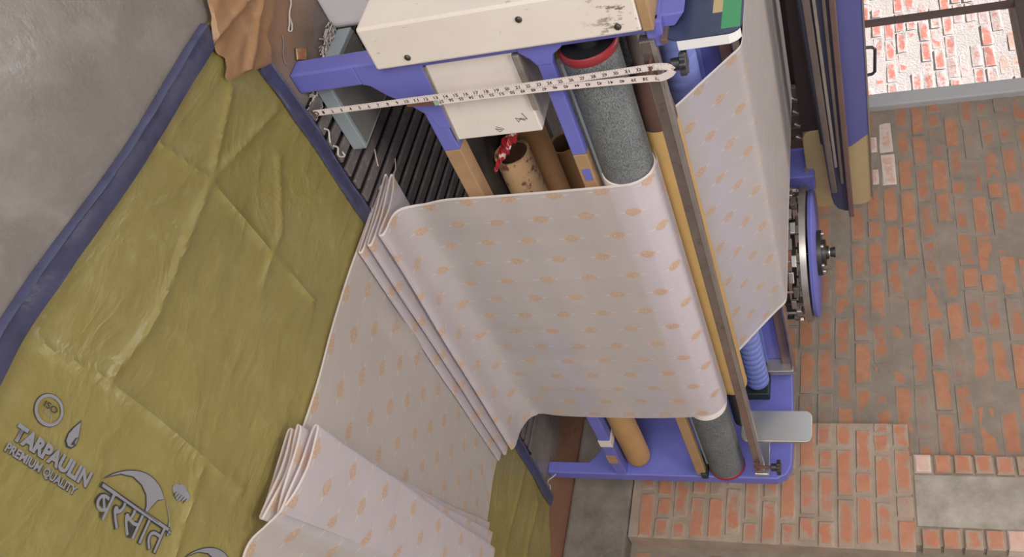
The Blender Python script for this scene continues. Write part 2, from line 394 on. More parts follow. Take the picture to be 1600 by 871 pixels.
PF = brick_meshes('brick', M['brick'], .232 - .013, .078 - .013, .012 + .004, ch=.004); PH = brick_meshes('brick', M['brick'], .116 - .013, .078 - .013, .012 + .004, ch=.004)
def skipw(y, z, L):
    if y + L / 2 > WY0 - .005 and z > WZ0 - .03 and z < WZ1 + .02: return True
    if y < 0.33 and z < 1.36: return True
    if y < 0.26: return True
    return False
def wm(y, z, r):
    if 1.72 < y < 2.18 and 1.26 < z < 1.37: return M['brick_lime']
    return None
nb = courses(wall, XW, 0.20, 2.46, 0.78, 2.34, .078, .232, PF, PH, skipw, wm, random.Random(11))

nb += courses(wall, XW, -1.05, -.135, 0.28, 1.62, .078, .232, PF, PH, None, None, random.Random(31))

# brick pier and its cement plinth
pier = MB().box(2.3455, XW + .02, -.115, .425, .27, 1.372).box(2.39, XW + .02, -.07, .305, 1.372, 2.42).build('wall_pier', M['mortar_pier'], kind='structure', label='brick pier standing in front of the wall beside the loom')
QF = brick_meshes('brick', M['brick_pier'], .205 - .013, .072 - .012, .10); QH = brick_meshes('brick', M['brick_pier'], .1025 - .013, .072 - .012, .10)
nb2 = courses(pier, 2.34 + .10 - .012, -.122, .432, .30, 1.385, .072, .205, QF, QH, None, None, random.Random(5))
SH = brick_meshes('brick', M['brick_pier'], .078, .062, .07)
r5 = random.Random(8)
for k in range(14):
    z = 1.42 + k * .073
    put_brick(r5.choice(SH), pier, 2.445, .268 + r5.uniform(-.004, .004), z, 1.0, r5.uniform(-.02, .02), M['brick_lime'] if r5.random() < .35 else None)
    put_brick(r5.choice(SH), pier, 2.445, -.040 + r5.uniform(-.004, .004), z + .01, 1.0, r5.uniform(-.02, .02), M['brick_lime'] if r5.random() < .2 else None)
MB().box(2.384, 2.42, .005, .222, 1.385, 2.40).build('cast_pad', M['conc_patch'], pier, bevel=.004)
MB().box(2.335, XW + .01, -5, .44, 0, .265).build('trim_1', M['cement'], kind='structure', bevel=.012, label='grey cement plinth along the wall foot')

# window: grey post, brown bars, and the lit wall outside
win = thing('window_1', (2.45, 2.6, WZ0), 'unglazed window opening with brown bars and grey side post', None, kind='structure')
MB().box(2.40, 2.52, 2.365, 2.462, WZ0 - .04, 2.5).build('side_post', M['frame_grey'], win, bevel=.008)
MB().box(2.44, 2.48, 3.115, 3.142, WZ0, WZ1).build('vertical_bar', M['frame_brown'], win, bevel=.004)
MB().box(2.43, 2.50, 2.462, 4.4, 2.065, 2.125).build('head_bar', M['frame_brown'], win, bevel=.004)
MB().box(2.43, 2.60, 2.462, 4.4, WZ0 - .03, WZ0).build('sill', M['frame_grey'], win, bevel=.004)
outw = MB().box(3.4990, 3.75, 2.2, 7.5, 0, 3.05).build('neighbour_wall', M['mortar_out'], kind='structure', label='sunlit brick wall seen outside through the window')
OF = brick_meshes('brick', M['brick_out'], .232 - .016, .078 - .015, .014, ch=.003); OH = brick_meshes('brick', M['brick_out'], .116 - .016, .078 - .015, .014, ch=.003)
def om(y, z, r): return M['brick_lime'] if z > 2.10 + r.uniform(-.02, .06) and r.random() < .8 else None
nb3 = courses(outw, 3.5, 3.35, 5.75, 1.10, 2.66, .078, .232, OF, OH, None, om, random.Random(21))

# ------------------------------------------------------------------ tarpaulin
def seg_d(px, py, a, b):
    vx, vy = b[0] - a[0], b[1] - a[1]; t = max(0, min(1, ((px - a[0]) * vx + (py - a[1]) * vy) / (vx * vx + vy * vy)))
    return math.hypot(px - a[0] - vx * t, py - a[1] - vy * t), t
CR = [((-.202, -.898), (-.169, -.75)), ((-.169, -.75), (-.2, -.41)), ((-.202, -.898), (.327, -.897)), ((.327, -.897), (1.2, -.88)), ((-.2, -.41), (-.119, -.108)),
      ((-.2, -.41), (-.26, -.2)), ((-.2, -.41), (.3, -.40)), ((-.2, -.41), (-.40, -.47)), ((-.202, -.898), (-.40, -.93)), ((-.05, -.2), (.05, -.34)),
      ((.05, -.34), (.06, -.48)), ((.1, -.9), (.14, -1.2)), ((1.75, -.1), (1.68, -.7)), ((1.95, -.15), (1.85, -.8))]
def tarp_h(x, y):
    h = .0045 + .003 * noise.noise(Vector((x * 3.1, y * 3.1, .3))) + .002 * noise.noise(Vector((x * 9 + y * 5, y * 6, 4.3)))
    if x < .25 or x > 1.6:
        e = 0.0
        for a, b in CR:
            d, t = seg_d(x, y, a, b)
            if d < .05: e = max(e, .0058 * math.exp(-(d / .007) ** 2) + .0018 * math.exp(-(d / .025) ** 2))
        h += e
    return max(h, .0015)
def tx0(y): return -.385 - .045 * min(1, (-.1 - y) / .85) + .006 * math.sin(y * 9)
def tx1(y): return 2.08 + .22 * min(1, max(0, (-.1 - y) / .35)) + .008 * math.sin(y * 13)
def ty1(x): return -.048 + .012 * noise.noise(Vector((x * 5, 1.7, 0))) - .03 * max(0, (x - 1.6) / .5)
tarp = thing('tarpaulin', (.9, -.9, 0), 'olive green printed tarpaulin with navy edge spread over the floor', 'tarpaulin')
NX, NY = 250, 150; mb = MB()
for j in range(NY + 1):
    t = (j / NY); 
    for i in range(NX + 1):
        s = (i / NX) ** 1.25
        y = -1.75 + t * 1.75; xx = tx0(y) + s * (tx1(y) - tx0(y)); yy = -1.75 + t * (1.75 + ty1(xx)); xx = tx0(yy) + s * (tx1(yy) - tx0(yy))
        mb.v.append((xx, yy, tarp_h(xx, yy)))
for j in range(NY):
    for i in range(NX):
        a = j * (NX + 1) + i; mb.f.append((a, a + 1, a + NX + 2, a + NX + 1))
mb.build('sheet', M['tarp'], tarp, smooth=True)
# navy binding: back edge, left edge
def binding(pts, wdt, side):
    m = MB(); n = len(pts)
    for i, p in enumerate(pts):
        p = Vector(p); d = (Vector(pts[min(i + 1, n - 1)]) - Vector(pts[max(i - 1, 0)])).normalized(); s = Vector((-d.y, d.x, 0)) * side
        ww = wdt * (1 + .18 * noise.noise(Vector((p.x * 7, p.y * 7, 2))))
        for k, (f, z) in enumerate(((0, .001), (0.03, .012), (.12, .018), (.2, .0145), (.5, .0155), (.85, .015), (.97, .0135), (1, .008))):
            q = p + s * ww * f; q.z = z + .003 * noise.noise(Vector((q.x * 12, q.y * 12, k))); q.z = max(q.z, .001); m.v.append(tuple(q))
    K = 8
    for i in range(n - 1):
        for k in range(K - 1):
            a = i * K + k; m.f.append((a, a + 1, a + K + 1, a + K))
    return m
binding([(tx0(y) - .008, y, 0) for y in [-1.75 + i * .0165 for i in range(98)]], .05, -1).build('side_binding', M['navy'], tarp, smooth=True)
binding([(x, ty1(x) + .012, 0) for x in [-.22 + i * .02 for i in range(116)]], .048, -1).build('back_binding', M['navy'], tarp, smooth=True)

# --- printing on the tarpaulin
def text_mesh(name, body, size, mat, parent, origin, xdir, ydir, fit_w=None, fit_h=None, lift=.0007, shear=0.0, offset=0.0):
    cu = bpy.data.curves.new(name, 'FONT'); cu.body = body; cu.size = size; cu.fill_mode = 'BOTH'; cu.resolution_u = 3; cu.offset = offset
    to = bpy.data.objects.new(name, cu); COL.objects.link(to); bpy.context.view_layer.update()
    me = bpy.data.meshes.new_from_object(to.evaluated_get(bpy.context.evaluated_depsgraph_get())); bpy.data.objects.remove(to)
    xs = [v.co.x for v in me.vertices]; ys = [v.co.y for v in me.vertices]
    x0, x1, y0, y1 = min(xs), max(xs), min(ys), max(ys)
    sx = fit_w / (x1 - x0) if fit_w else 1; sy = fit_h / (y1 - y0) if fit_h else sx
    X, Y, O = Vector(xdir), Vector(ydir), Vector(origin); N = X.cross(Y)
    for v in me.vertices:
        a, b = (v.co.x - x0) * sx, (v.co.y - y0) * sy; a += shear * b
        v.co = O + X * a + Y * b + N * lift
        if parent is tarp: v.co.z += tarp_h(v.co.x, v.co.y) + .0012
    me.materials.clear(); me.materials.append(mat)
    o = bpy.data.objects.new(name, me); COL.objects.link(o); return settle(o, parent)
EX, EY = Vector((1, 0, 0)), Vector((0, 1, 0))
PZ = 0.0
for dx, dz, mt in ((.0022, 0, 'print_dark'), (0, .0006, 'print')):
    text_mesh('lettering', 'TARPAULIN', .03, M[mt], tarp, (-.322 + dx, -1.077 - dx * .4, PZ + dz), EX, EY, .180, .028, offset=.0015)
    text_mesh('lettering', 'PREMIUM QUALITY', .02, M[mt], tarp, (-.322 + dx, -1.101 - dx * .4, PZ + dz), EX, EY, .165, .018, offset=.0007)
def flat(polys, z, mat, name, parent):
    m = MB()
    for poly in polys:
        m.add([(p[0], p[1], z + tarp_h(p[0], p[1]) + .0012) for p in poly], [tuple(range(len(poly)))])
    return m.build(name, mat, parent)
def ell(cx, cy, rx, ry, n=36, a0=0, a1=360): return [(cx + rx * math.cos(math.radians(a0 + (a1 - a0) * i / n)), cy + ry * math.sin(math.radians(a0 + (a1 - a0) * i / n))) for i in range(n + (0 if a1 - a0 >= 360 else 1))]
def ring(cx, cy, rx, ry, t, n=36): 
    o, i_ = ell(cx, cy, rx, ry, n), ell(cx, cy, rx - t, ry - t, n)
    return [(o[k], o[(k + 1) % n], i_[(k + 1) % n], i_[k]) for k in range(n)]
# round quality seal
flat(ring(-.283, -1.004, .030, .026, .0055), PZ + .0012, M['print'], 'seal_ring', tarp)
flat(ring(-.283, -1.004, .0312, .0272, .0012), PZ + .0006, M['print_dark'], 'seal_outline', tarp)
text_mesh('seal_text', 'ISO', .01, M['print_dark'], tarp, (-.298, -1.004, PZ + .0012), EX, EY, .030, .011, offset=.0001)
text_mesh('seal_text', '9001', .006, M['print'], tarp, (-.292, -1.013, PZ + .0012), EX, EY, .018, .005)
# water drop mark
drop = [(-.2155, -.985), (-.224, -1.003), (-.2285, -1.018), (-.226, -1.031), (-.217, -1.038), (-.207, -1.036), (-.2015, -1.027), (-.203, -1.015), (-.209, -1.000)]
flat([drop], PZ + .0006, M['print_dark'], 'drop_mark', tarp)
flat([[(-.2155 + (x + .2155) * .84, -1.013 + (y + 1.013) * .88) for x, y in drop]], PZ + .0012, M['print'], 'drop_mark', tarp)
flat([[(-.213, -1.031), (-.2105, -1.017), (-.206, -1.013), (-.2085, -1.022), (-.2045, -1.028)]], PZ + .0018, M['print_dark'], 'drop_mark', tarp)
# umbrella emblem over the Hindi word
def emblem(ox, oy, full=True):
    g = lambda pts: [(ox + a, oy + b) for a, b in pts]
    arc = [(-.108 + .212 * i / 30, .060 * math.sin(math.pi * min(1, (i / 30) * .93)) ** .75 - .034 * (i / 30) ** 3) for i in range(31)]
    q1 = [(.020, -.020), (.014, .004), (.002, .020), (-.018, .030), (-.045, .033), (-.075, .024), (-.095, .010)]
    q1b = [(.036, .024), (.028, .006)]
    q2 = [(.094, -.022), (.090, -.004), (.080, .012), (.066, .024)]
    p1 = arc[:21] + [(.052, .034)] + q1b + q1; p2 = arc[23:] + q2
    for sc, z, mt in ((1.0, .0006, 'print_dark'), (.0018, .0012, 'print')):
        for p in (p1, p2):
            pp = p
            if sc < 1:                                   # inset by a constant outline width
                n_ = len(p); pp = []
                for i_ in range(n_):
                    a_, b_, c_ = Vector(p[i_ - 1]), Vector(p[i_]), Vector(p[(i_ + 1) % n_]); t_ = (c_ - a_).normalized(); pp.append(tuple(b_ + Vector((t_.y, -t_.x)) * sc))
            flat([g(pp)], PZ + z, M[mt], 'umbrella_mark', tarp)
    lines = []
    for q in (0, .006):
        a, b = Vector((-.108, -.006 - q, 0)), Vector((.102, -.010 - q, 0))
        lines.append([(a.x, a.y), (b.x, b.y), (b.x, b.y + .0012), (a.x, a.y + .0012)])
    flat([g(l) for l in lines], PZ + .0016, M['print_dark'], 'umbrella_line', tarp)
    cl = []
    for cx, cy, r in ((.070, .064, .012), (.084, .068, .014), (.098, .063, .012), (.084, .058, .014)): cl.append(g(ell(cx, cy, r, r * .8, 20)))
    flat(cl, PZ + .0009, M['print'], 'cloud_mark', tarp)
    flat([g([(.066 + .008 * k, .048), (.071 + .008 * k, .060), (.073 + .008 * k, .060), (.068 + .008 * k, .048)]) for k in range(5)], PZ + .0014, M['print_dark'], 'rain_marks', tarp)
    if full:
        text_mesh('hindi_word', 'बरसात', .06, M['print_dark'], tarp, (ox - .1075, oy - .0625, PZ + .0008), EX, EY, .202, .058, offset=.0016)
        text_mesh('hindi_word', 'बरसात', .06, M['print'], tarp, (ox - .104, oy - .0605, PZ + .0014), EX, EY, .196, .054, offset=.0)
emblem(-.008, -1.047); emblem(.262, -1.085)

# ------------------------------------------------------------------ black slatted floor mat under the loom
mat_ = thing('slatted_floor_mat', (.88, .35, 0), 'black ribbed floor mat lying under the loom', 'mat')
MB().box(-.035, 1.79, -.03, .95, .001, .005).build('base_sheet', M['mat_base'], mat_)
me = None
for k in range(36):
    x = -.016 + k * .0505
    if me is None:
        o = MB().box(x - .0155, x + .0155, -.028, .93, .005, .016).build('slat', M['slat'], mat_, bevel=.003); me = o
    else:
        o = me.copy(); COL.objects.link(o); o.location = me.location + Vector((k * .0505, random.uniform(-.003, .003), 0))

# ------------------------------------------------------------------ the loom
L = thing('power_loom', (.95, .4, 0), 'blue framed rapier loom weaving cream gold-dotted cloth', 'loom')
# side frames
leg = [(0, 0), (.05, 0), (.05, .17), (.10, .21), (.24, .24), (.42, .10), (.42, 0), (.56, 0), (.58, .80), (.50, .955), (.24, .963), (.06, .958), (.02, .94), (0, .905)]
fr = MB().prism(leg, 0, 2.0, 2.05).build('side_frame', M['blue'], L, bevel=.005)
fl = [(0, .0), (.055, .0), (.055, .20), (.10, .30), (.98, .30), (.98, 0), (1.06, 0), (1.06, .80), (.50, .90), (0, .90)]
fl_ = MB().prism(fl, 0, -.125, -.094).build('side_frame', M['blue'], L, bevel=.005)
MB().box(-.124, -.067, -.001, .055, 0, .175).build('foot', M['blue'], fl_, bevel=.004)
MB().prism([(-.124, .174), (-.067, .174), (-.060, .192), (-.025, .221), (.013, .264), (.056, .300), (.10, .308), (.10, .342), (-.12, .345)], 1, -.001, .02).build('gusset', M['blue'], fl_, bevel=.003)
MB().prism([(-.12, .575), (-.092, .58), (-.072, .60), (-.05, .612), (-.05, .648), (-.075, .655), (-.092, .68), (-.12, .69)], 1, -.001, .02).build('gusset', M['blue'], fl_, bevel=.003)
MB().prism([(-.125, .868), (-.06, .868), (-.06, .90), (-.125, .905)], 1, -.004, .02).build('gusset', M['blue'], fl_, bevel=.003)
# front cross beams: blue near the left end, bare wood beyond
def beam(z0, z1, y0, y1, xs):
    b = MB().box(xs[0], xs[1], y0, y1, z0, z1).build('cross_beam', M['blue'], L, bevel=.003)
    MB().box(xs[1], xs[2], y0, y1, z0, z1).build('bare_wood', M['wood'], b, bevel=.003)
    MB().box(xs[2], xs[3], y0, y1, z0, z1).build('blue_end', M['blue'], b, bevel=.003)
    return b
b1 = beam(.290, .334, .0, .05, (-.094, .175, 1.0, 2.0))
MB().box(1.72, 1.765, -.002, .052, .288, .336).build('white_label', M['panel'], b1); MB().box(1.84, 1.90, -.002, .03, .288, .326).build('wood_patch', M['wood'], b1)
b2 = beam(.612, .648, .0, .028, (-.094, .235, 1.98, 1.995))
MB().box(.285, .325, -.0015, .01, .622, .642).build('blue_mark', M['blue'], b2)
MB().box(-.02, 1.95, .030, .034, .652, .676).build('guide_strip', M['sheet_grey'], b2)
MB().box(.02, 1.98, .05, .56, .318, .333).build('shelf', M['mid_iron'], L)
# white cover on the left end
wb = MB().box(-.235, -.118, -.022, .46, .245, .868).build('end_cover', M['white'], L, bevel=.006)
MB().box(-.236, -.117, -.023, .461, .868, .892).build('worn_top_strip', M['wood'], wb, bevel=.003)
for (x, z) in ((-.142, .335), (-.139, .82), (-.195, .62)):
    MB().lathe((x, -.021, z), (0, -1, 0), [(0, .008), (.003, .0075), (.006, .004), (.0065, .001)], 16).build('screw', M['mid_iron'], wb, smooth=True)
MB().prism([(-.12, .895), (-.088, .895), (-.088, .925), (-.12, .95)], 1, .02, .30).build('corner_bracket', M['blue'], L, bevel=.003)
# white box panel between the two beams
pn = MB().box(-.092, .148, .006, .13, .338, .562).build('panel_box', M['panel'], L, bevel=.004)
MB().prism([(-.092, .338), (.148, .338), (.148, .342), (-.092, .352)], 1, .000, .006).build('lower_channel', M['steel'], pn)
MB().box(-.090, .075, -.004, .02, .562, .580).build('upper_rail', M['steel'], pn, bevel=.004)
MB().box(-.090, .070, .022, .034, .562, .575).build('upper_rail', M['steel'], pn, bevel=.003)
sq = [(.085, .528), (.105, .536), (.100, .520), (.112, .512), (.098, .508), (.108, .530)]
MB().tube([(a, .0055, b) for a, b in sq], .0009, 5).build('pen_scribble', M['ink'], pn)
sq = [(.118, .450), (.128, .468), (.136, .455), (.124, .447), (.130, .462)]
MB().tube([(a, .0055, b) for a, b in sq], .0007, 5).build('pen_scribble', M['ink'], pn)
MB().prism(rrect(-.06, .01, .585, .64, .02), 1, .09, .10).build('cream_tab', M['cream'], L)
MB().box(-.07, 2.0, .30, .31, .56, .60).build('rear_rail', M['blue'], L)
# cloth roller
RY, RZ = .05, .722
rl = MB().lathe((-.058, RY, RZ), (1, 0, 0), [(0, .040), (.004, .066), (2.038, .066), (2.042, .04)], 48).build('cloth_roller', M['emery'], L, smooth=True)
for x in (-.060, 1.972):
    MB().lathe((x, RY, RZ), (1, 0, 0), [(0, .0615), (-.002, .0645), (0, .0675), (.006, .0685), (.016, .0685), (.02, .0665), (.02, .0615)], 48).build('red_ring', M['red'], rl, smooth=True)
MB().cyl((-.061, RY, RZ), (-.058, RY, RZ), .061, 40).build('end_cap', M['dark'], rl)
MB().cyl((-.09, RY, RZ), (2.0, RY, RZ), .030).build('axle', M['dark'], rl, smooth=True)
MB().box(1.965, 1.998, -.01, .12, .63, .655).build('bearing', M['green_black'], L, bevel=.004)
# tan sleeve roller, its brown shaft and the short grey press roller
TY, TZ = .142, .803
tn = MB().lathe((.275, TY, TZ), (1, 0, 0), [(0, .035), (.002, .048), (.02, .050), (1.24, .050), (1.262, .0505), (1.275, .046), (1.28, .03)], 48).build('tan_roller', M['tan_tube'], L, smooth=True)
MB().lathe((.10, TY, TZ), (1, 0, 0), [(0, .030), (.05, .036), (.12, .046), (.15, .048), (.178, .048)], 32).build('shaft_collar', M['shaft_brown'], tn, smooth=True)
MB().cyl((-.07, TY, TZ), (.11, TY, TZ), .022).build('shaft', M['bar_grey'], tn, smooth=True)
MB().cyl((1.555, TY, TZ), (1.80, TY, TZ), .032).build('shaft', M['mid_iron'], tn, smooth=True)
MB().lathe((-.05, .205, .742), (1, 0, 0), [(0, .03), (.003, .042), (.23, .042), (.234, .03)], 36).build('press_roller', M['emery'], L, smooth=True)
# steel tension bar with its end brackets and hand screws
tb = MB().obox((-.085, .0, .866), (1.935, .0, .857), .026, .034).build('tension_bar', M['rail_steel'], L, bevel=.003)
MB().obox((-.085, -.0135, .879), (1.935, -.0135, .870), .003, .010).build('bar_lip', M['steel'], tb)
br = MB(); br.box(1.925, 1.945, -.015, .24, .838, .842); br.box(1.945, 1.949, -.015, .24, .838, .885); br.box(1.925, 1.945, -.018, -.014, .835, .885)
br.build('end_bracket', M['polished'], tb, bevel=.002)
def handscrew(x, y, z):
    k = MB().cyl((x, y, z - .05), (x, y, z + .03), .005, 12).build('hand_screw', M['rust'], L, smooth=True)
    m = MB(); pts = []
    for i in range(48):
        a = 2 * math.pi * i / 48; r = .024 + .004 * math.cos(6 * a); pts.append((x + r * math.cos(a), y + r * math.sin(a)))
    m.prism(pts, 2, z + .032, z + .046); m.cyl((x, y, z + .012), (x, y, z + .034), .014)
    m.build('knob', M['knob'], k, bevel=.002)
handscrew(-.024, -.024, .896); handscrew(1.855, -.024, .890)
MB().box(-.034, -.014, -.034, -.012, .862, .868).build('screw_tab', M['rust'], L); MB().box(1.845, 1.865, -.034, -.012, .852, .858).build('screw_tab', M['rust'], L)
# polished side plates
pl = MB().prism(rrect(-.02, .26, .905, 1.062, .03), 0, -.083, -.079).build('side_plate', M['plate_reflection'], L)
MB().prism([(-.02, .93), (-.02, 1.035), (-.012, 1.05), (-.002, 1.058), (-.002, 1.052), (-.013, 1.034), (-.013, .93)], 0, -.079, -.055).build('flange', M['white_grey'], pl)
MB().box(-.0834, -.0826, -.005, .22, 1.020, 1.058).build('green_reflection', M['green'], pl); MB().box(-.0834, -.0826, .05, .22, 1.000, 1.020).build('cream_reflection', M['cream'], pl)  # patch and stripe are reflections painted onto the polished plate
MB().box(-.09, -.078, -.022, .12, .897, .912).build('plate_foot', M['brown_rail'], pl, bevel=.002)
pr = MB().prism(rrect(.055, .175, .80, 1.045, .022), 0, 1.80, 1.804).build('side_plate', M['polished'], L)
MB().prism([(q[0], q[1]) for q in rrect(.053, .177, .798, 1.047, .024)], 0, 1.804, 1.816).build('flange', M['steel'], pr, bevel=.002)
# blue ribbed spreader sleeve and its pads
SY, SZ = .385, .832
prof = [(0, .03), (.002, .043)]
x = 0.0
while x < 1.93:
    prof += [(x + .006, .0455), (x + .028, .0455), (x + .0305, .0435), (x + .033, .0435)]; x += .0345
prof += [(x + .01, .03)]
MB().lathe((.0, SY, SZ), (1, 0, 0), prof, 36).build('ribbed_sleeve', M['hose'], L, smooth=True)
MB().box(1.955, 1.999, .335, .435, .78, .875).build('sleeve_pad', M['green_black'], L, bevel=.006)
# breast beam: channel with rails
bb = MB().box(-.07, 1.99, .50, .56, .80, .955).build('breast_beam', M['blue'], L, bevel=.004)
MB().cyl((-.07, .462, .9645), (1.98, .462, .9645), .010).build('front_rail', M['rail_steel'], bb, smooth=True)
MB().box(-.07, 1.985, .475, .50, .92, .958).build('top_rail', M['brown_rail'], bb, bevel=.003)
MB().box(-.07, 1.985, .485, .50, .845, .868).build('lower_lip', M['hose'], bb, bevel=.002)
MB().box(1.955, 1.985, .44, .50, .84, .965).build('end_plate', M['steel'], bb, bevel=.003)
MB().cyl((1.94, .47, .855), (1.955, .47, .855), .010, 16).build('bolt', M['shaft_brown'], bb, smooth=True)
# shedding unit across the back: cream case, blue front, rails, handle
case = MB().prism(rrect(.3, 1.50, 1.03, 1.285, .01), 1, 1.30, 1.42).build('shed_case', M['reed'], L, bevel=.004)
MB().prism(rrect(1.50, 1.97, 1.03, 1.286, .05), 1, 1.299, 1.42).build('cream_end', M['cream'], case, bevel=.004)
MB().prism([(.3, 1.12), (1.60, 1.12), (1.60, 1.215), (1.535, 1.286), (.3, 1.286)], 1, 1.292, 1.30).build('blue_front', M['cover_blue'], case)
MB().box(.3, 1.93, 1.285, 1.42, 1.286, 1.292).build('top_lip', M['steel'], case)
hd = MB().tube([(1.105, 1.30, 1.288), (1.108, 1.30, 1.312), (1.118, 1.30, 1.322), (1.225, 1.30, 1.318), (1.236, 1.30, 1.308), (1.238, 1.30, 1.286)], .006, 10).build('handle', M['knob'], case, smooth=True)
sl = MB().prism([(.55, 1.075), (1.75, 1.128), (1.80, 1.135), (1.83, 1.15), (1.845, 1.175), (1.85, 1.20), (.55, 1.205)], 1, 1.16, 1.25).build('sley_channel', M['sley'], L, bevel=.004)
MB().obox((.45, 1.145, 1.103), (1.70, 1.145, 1.143), .03, .026).build('sley_rail', M['bar_grey'], sl, bevel=.006)
MB().obox((.45, 1.14, 1.130), (1.55, 1.14, 1.158), .02, .012).build('sley_rail', M['steel'], sl, bevel=.004)
MB().obox((.45, 1.15, 1.165), (1.66, 1.15, 1.176), .02, .014).build('sley_rail', M['bar_grey'], sl, bevel=.005)
MB().obox((.45, 1.14, 1.192), (1.85, 1.14, 1.202), .03, .020).build('sley_rail', M['brown_rail'], sl, bevel=.004)
MB().obox((.45, 1.18, 1.075), (1.45, 1.18, 1.118), .03, .02).build('sley_rail', M['dark'], sl, bevel=.004)
MB().box(.2, 1.55, 1.56, 1.60, .93, 1.16).build('reed', M['reed'], L, bevel=.004)
MB().box(.2, 1.9, 1.62, 1.70, .80, 1.12).build('race_board', M['dark'], L, bevel=.004)
gd = MB().box(1.44, 1.90, 1.545, 1.559, .93, .99).build('guide_rail', M['mid_iron'], L, bevel=.003)
for k in range(6):
    x = 1.455 + k * .077
    b = MB().prism([(x, .95), (x + .056, .95), (x + .056, 1.012), (x + .040, 1.018), (x, 1.018)], 1, 1.52, 1.545).build('guide_block', M['bar_grey'], gd, bevel=.003)
    MB().tube([(x + .050, 1.515, .985), (x + .060, 1.515, 1.0), (x + .064, 1.515, 1.018), (x + .054, 1.515, 1.026), (x + .044, 1.515, 1.022)], .005, 8).build('hook', M['steel'], b, smooth=True)
MB().cyl((1.5, 1.50, 1.045), (1.86, 1.46, 1.035), .014, 16).build('teal_rod', M['teal'], L, smooth=True)
# rapier wheel lying flat at the right end
wc = Vector((1.90, .985, 1.022))
bk = MB().box(1.72, 1.80, 1.255, 1.43, .955, 1.062).build('wheel_bracket', M['blue'], L, bevel=.004)
for y in (1.29, 1.40): MB().cyl((1.722, y, 1.03), (1.712, y, 1.03), .010, 12).build('bolt', M['steel'], bk, smooth=True)
wh = MB().lathe(wc, (0, 0, 1), [(-.012, .262), (-.012, .288), (.012, .288), (.012, .262), (-.012, .262)], 72, caps=False).build('rapier_wheel', M['steel'], L, smooth=True)
MB().lathe(wc, (0, 0, 1), [(.020, .02), (.020, .268), (.032, .272), (.040, .262), (.040, .02)], 64).build('blue_cover', M['blue'], wh, smooth=True, bevel=0)
for k in range(6):
    a = 2 * math.pi * k / 6 + .2
    MB().obox(wc + Vector((math.cos(a) * .03, math.sin(a) * .03, 0)), wc + Vector((math.cos(a) * .27, math.sin(a) * .27, 0)), .03, .012).build('spoke', M['mid_iron'], wh)
hb = MB().lathe(wc, (0, 0, 1), [(.038, .095), (.058, .095), (.058, .055), (.074, .055), (.074, .028), (.085, .028), (.085, .018), (.105, .022), (.110, .022), (.110, .004)], 40).build('hub', M['mid_iron'], wh, smooth=True)
for k in range(6):
    a = 2 * math.pi * k / 6 + .35; p = wc + Vector((math.cos(a) * .08, math.sin(a) * .08, .056)); MB().cyl(p, p + Vector((0, 0, .012)), .008, 10).build('bolt', M['steel'], hb, smooth=True)
MB().cyl(wc + Vector((0, 0, .084)), wc + Vector((0, 0, .092)), .019, 20).build('lock_ring', M['polished'], hb, smooth=True)
ch = MB().lathe(wc + Vector((0, 0, -.085)), (0, 0, 1), [(0, .235), (0, .262), (.018, .262), (.018, .235), (0, .235)], 60, caps=False).build('lower_ring', M['mid_iron'], wh, smooth=True)
for k in range(26):
    a = 2 * math.pi * k / 26 + .05; c_, s_ = math.cos(a), math.sin(a); p = wc + Vector((c_ * .274, s_ * .274, 0)); t_ = Vector((-s_, c_, 0))
    zz = -.036 - .014 * (k % 2)
    b = MB().obox(p + t_ * -.024 + Vector((0, 0, zz)), p + t_ * .024 + Vector((0, 0, zz)), .016, .022).build('grip_block', M['steel' if k % 3 else 'bar_grey'], wh, bevel=.003)
    MB().cyl(p + Vector((0, 0, zz - .05)), p + Vector((0, 0, zz + .012)), .0055, 8).build('pin', M['dark' if k % 2 else 'steel'], b, smooth=True)

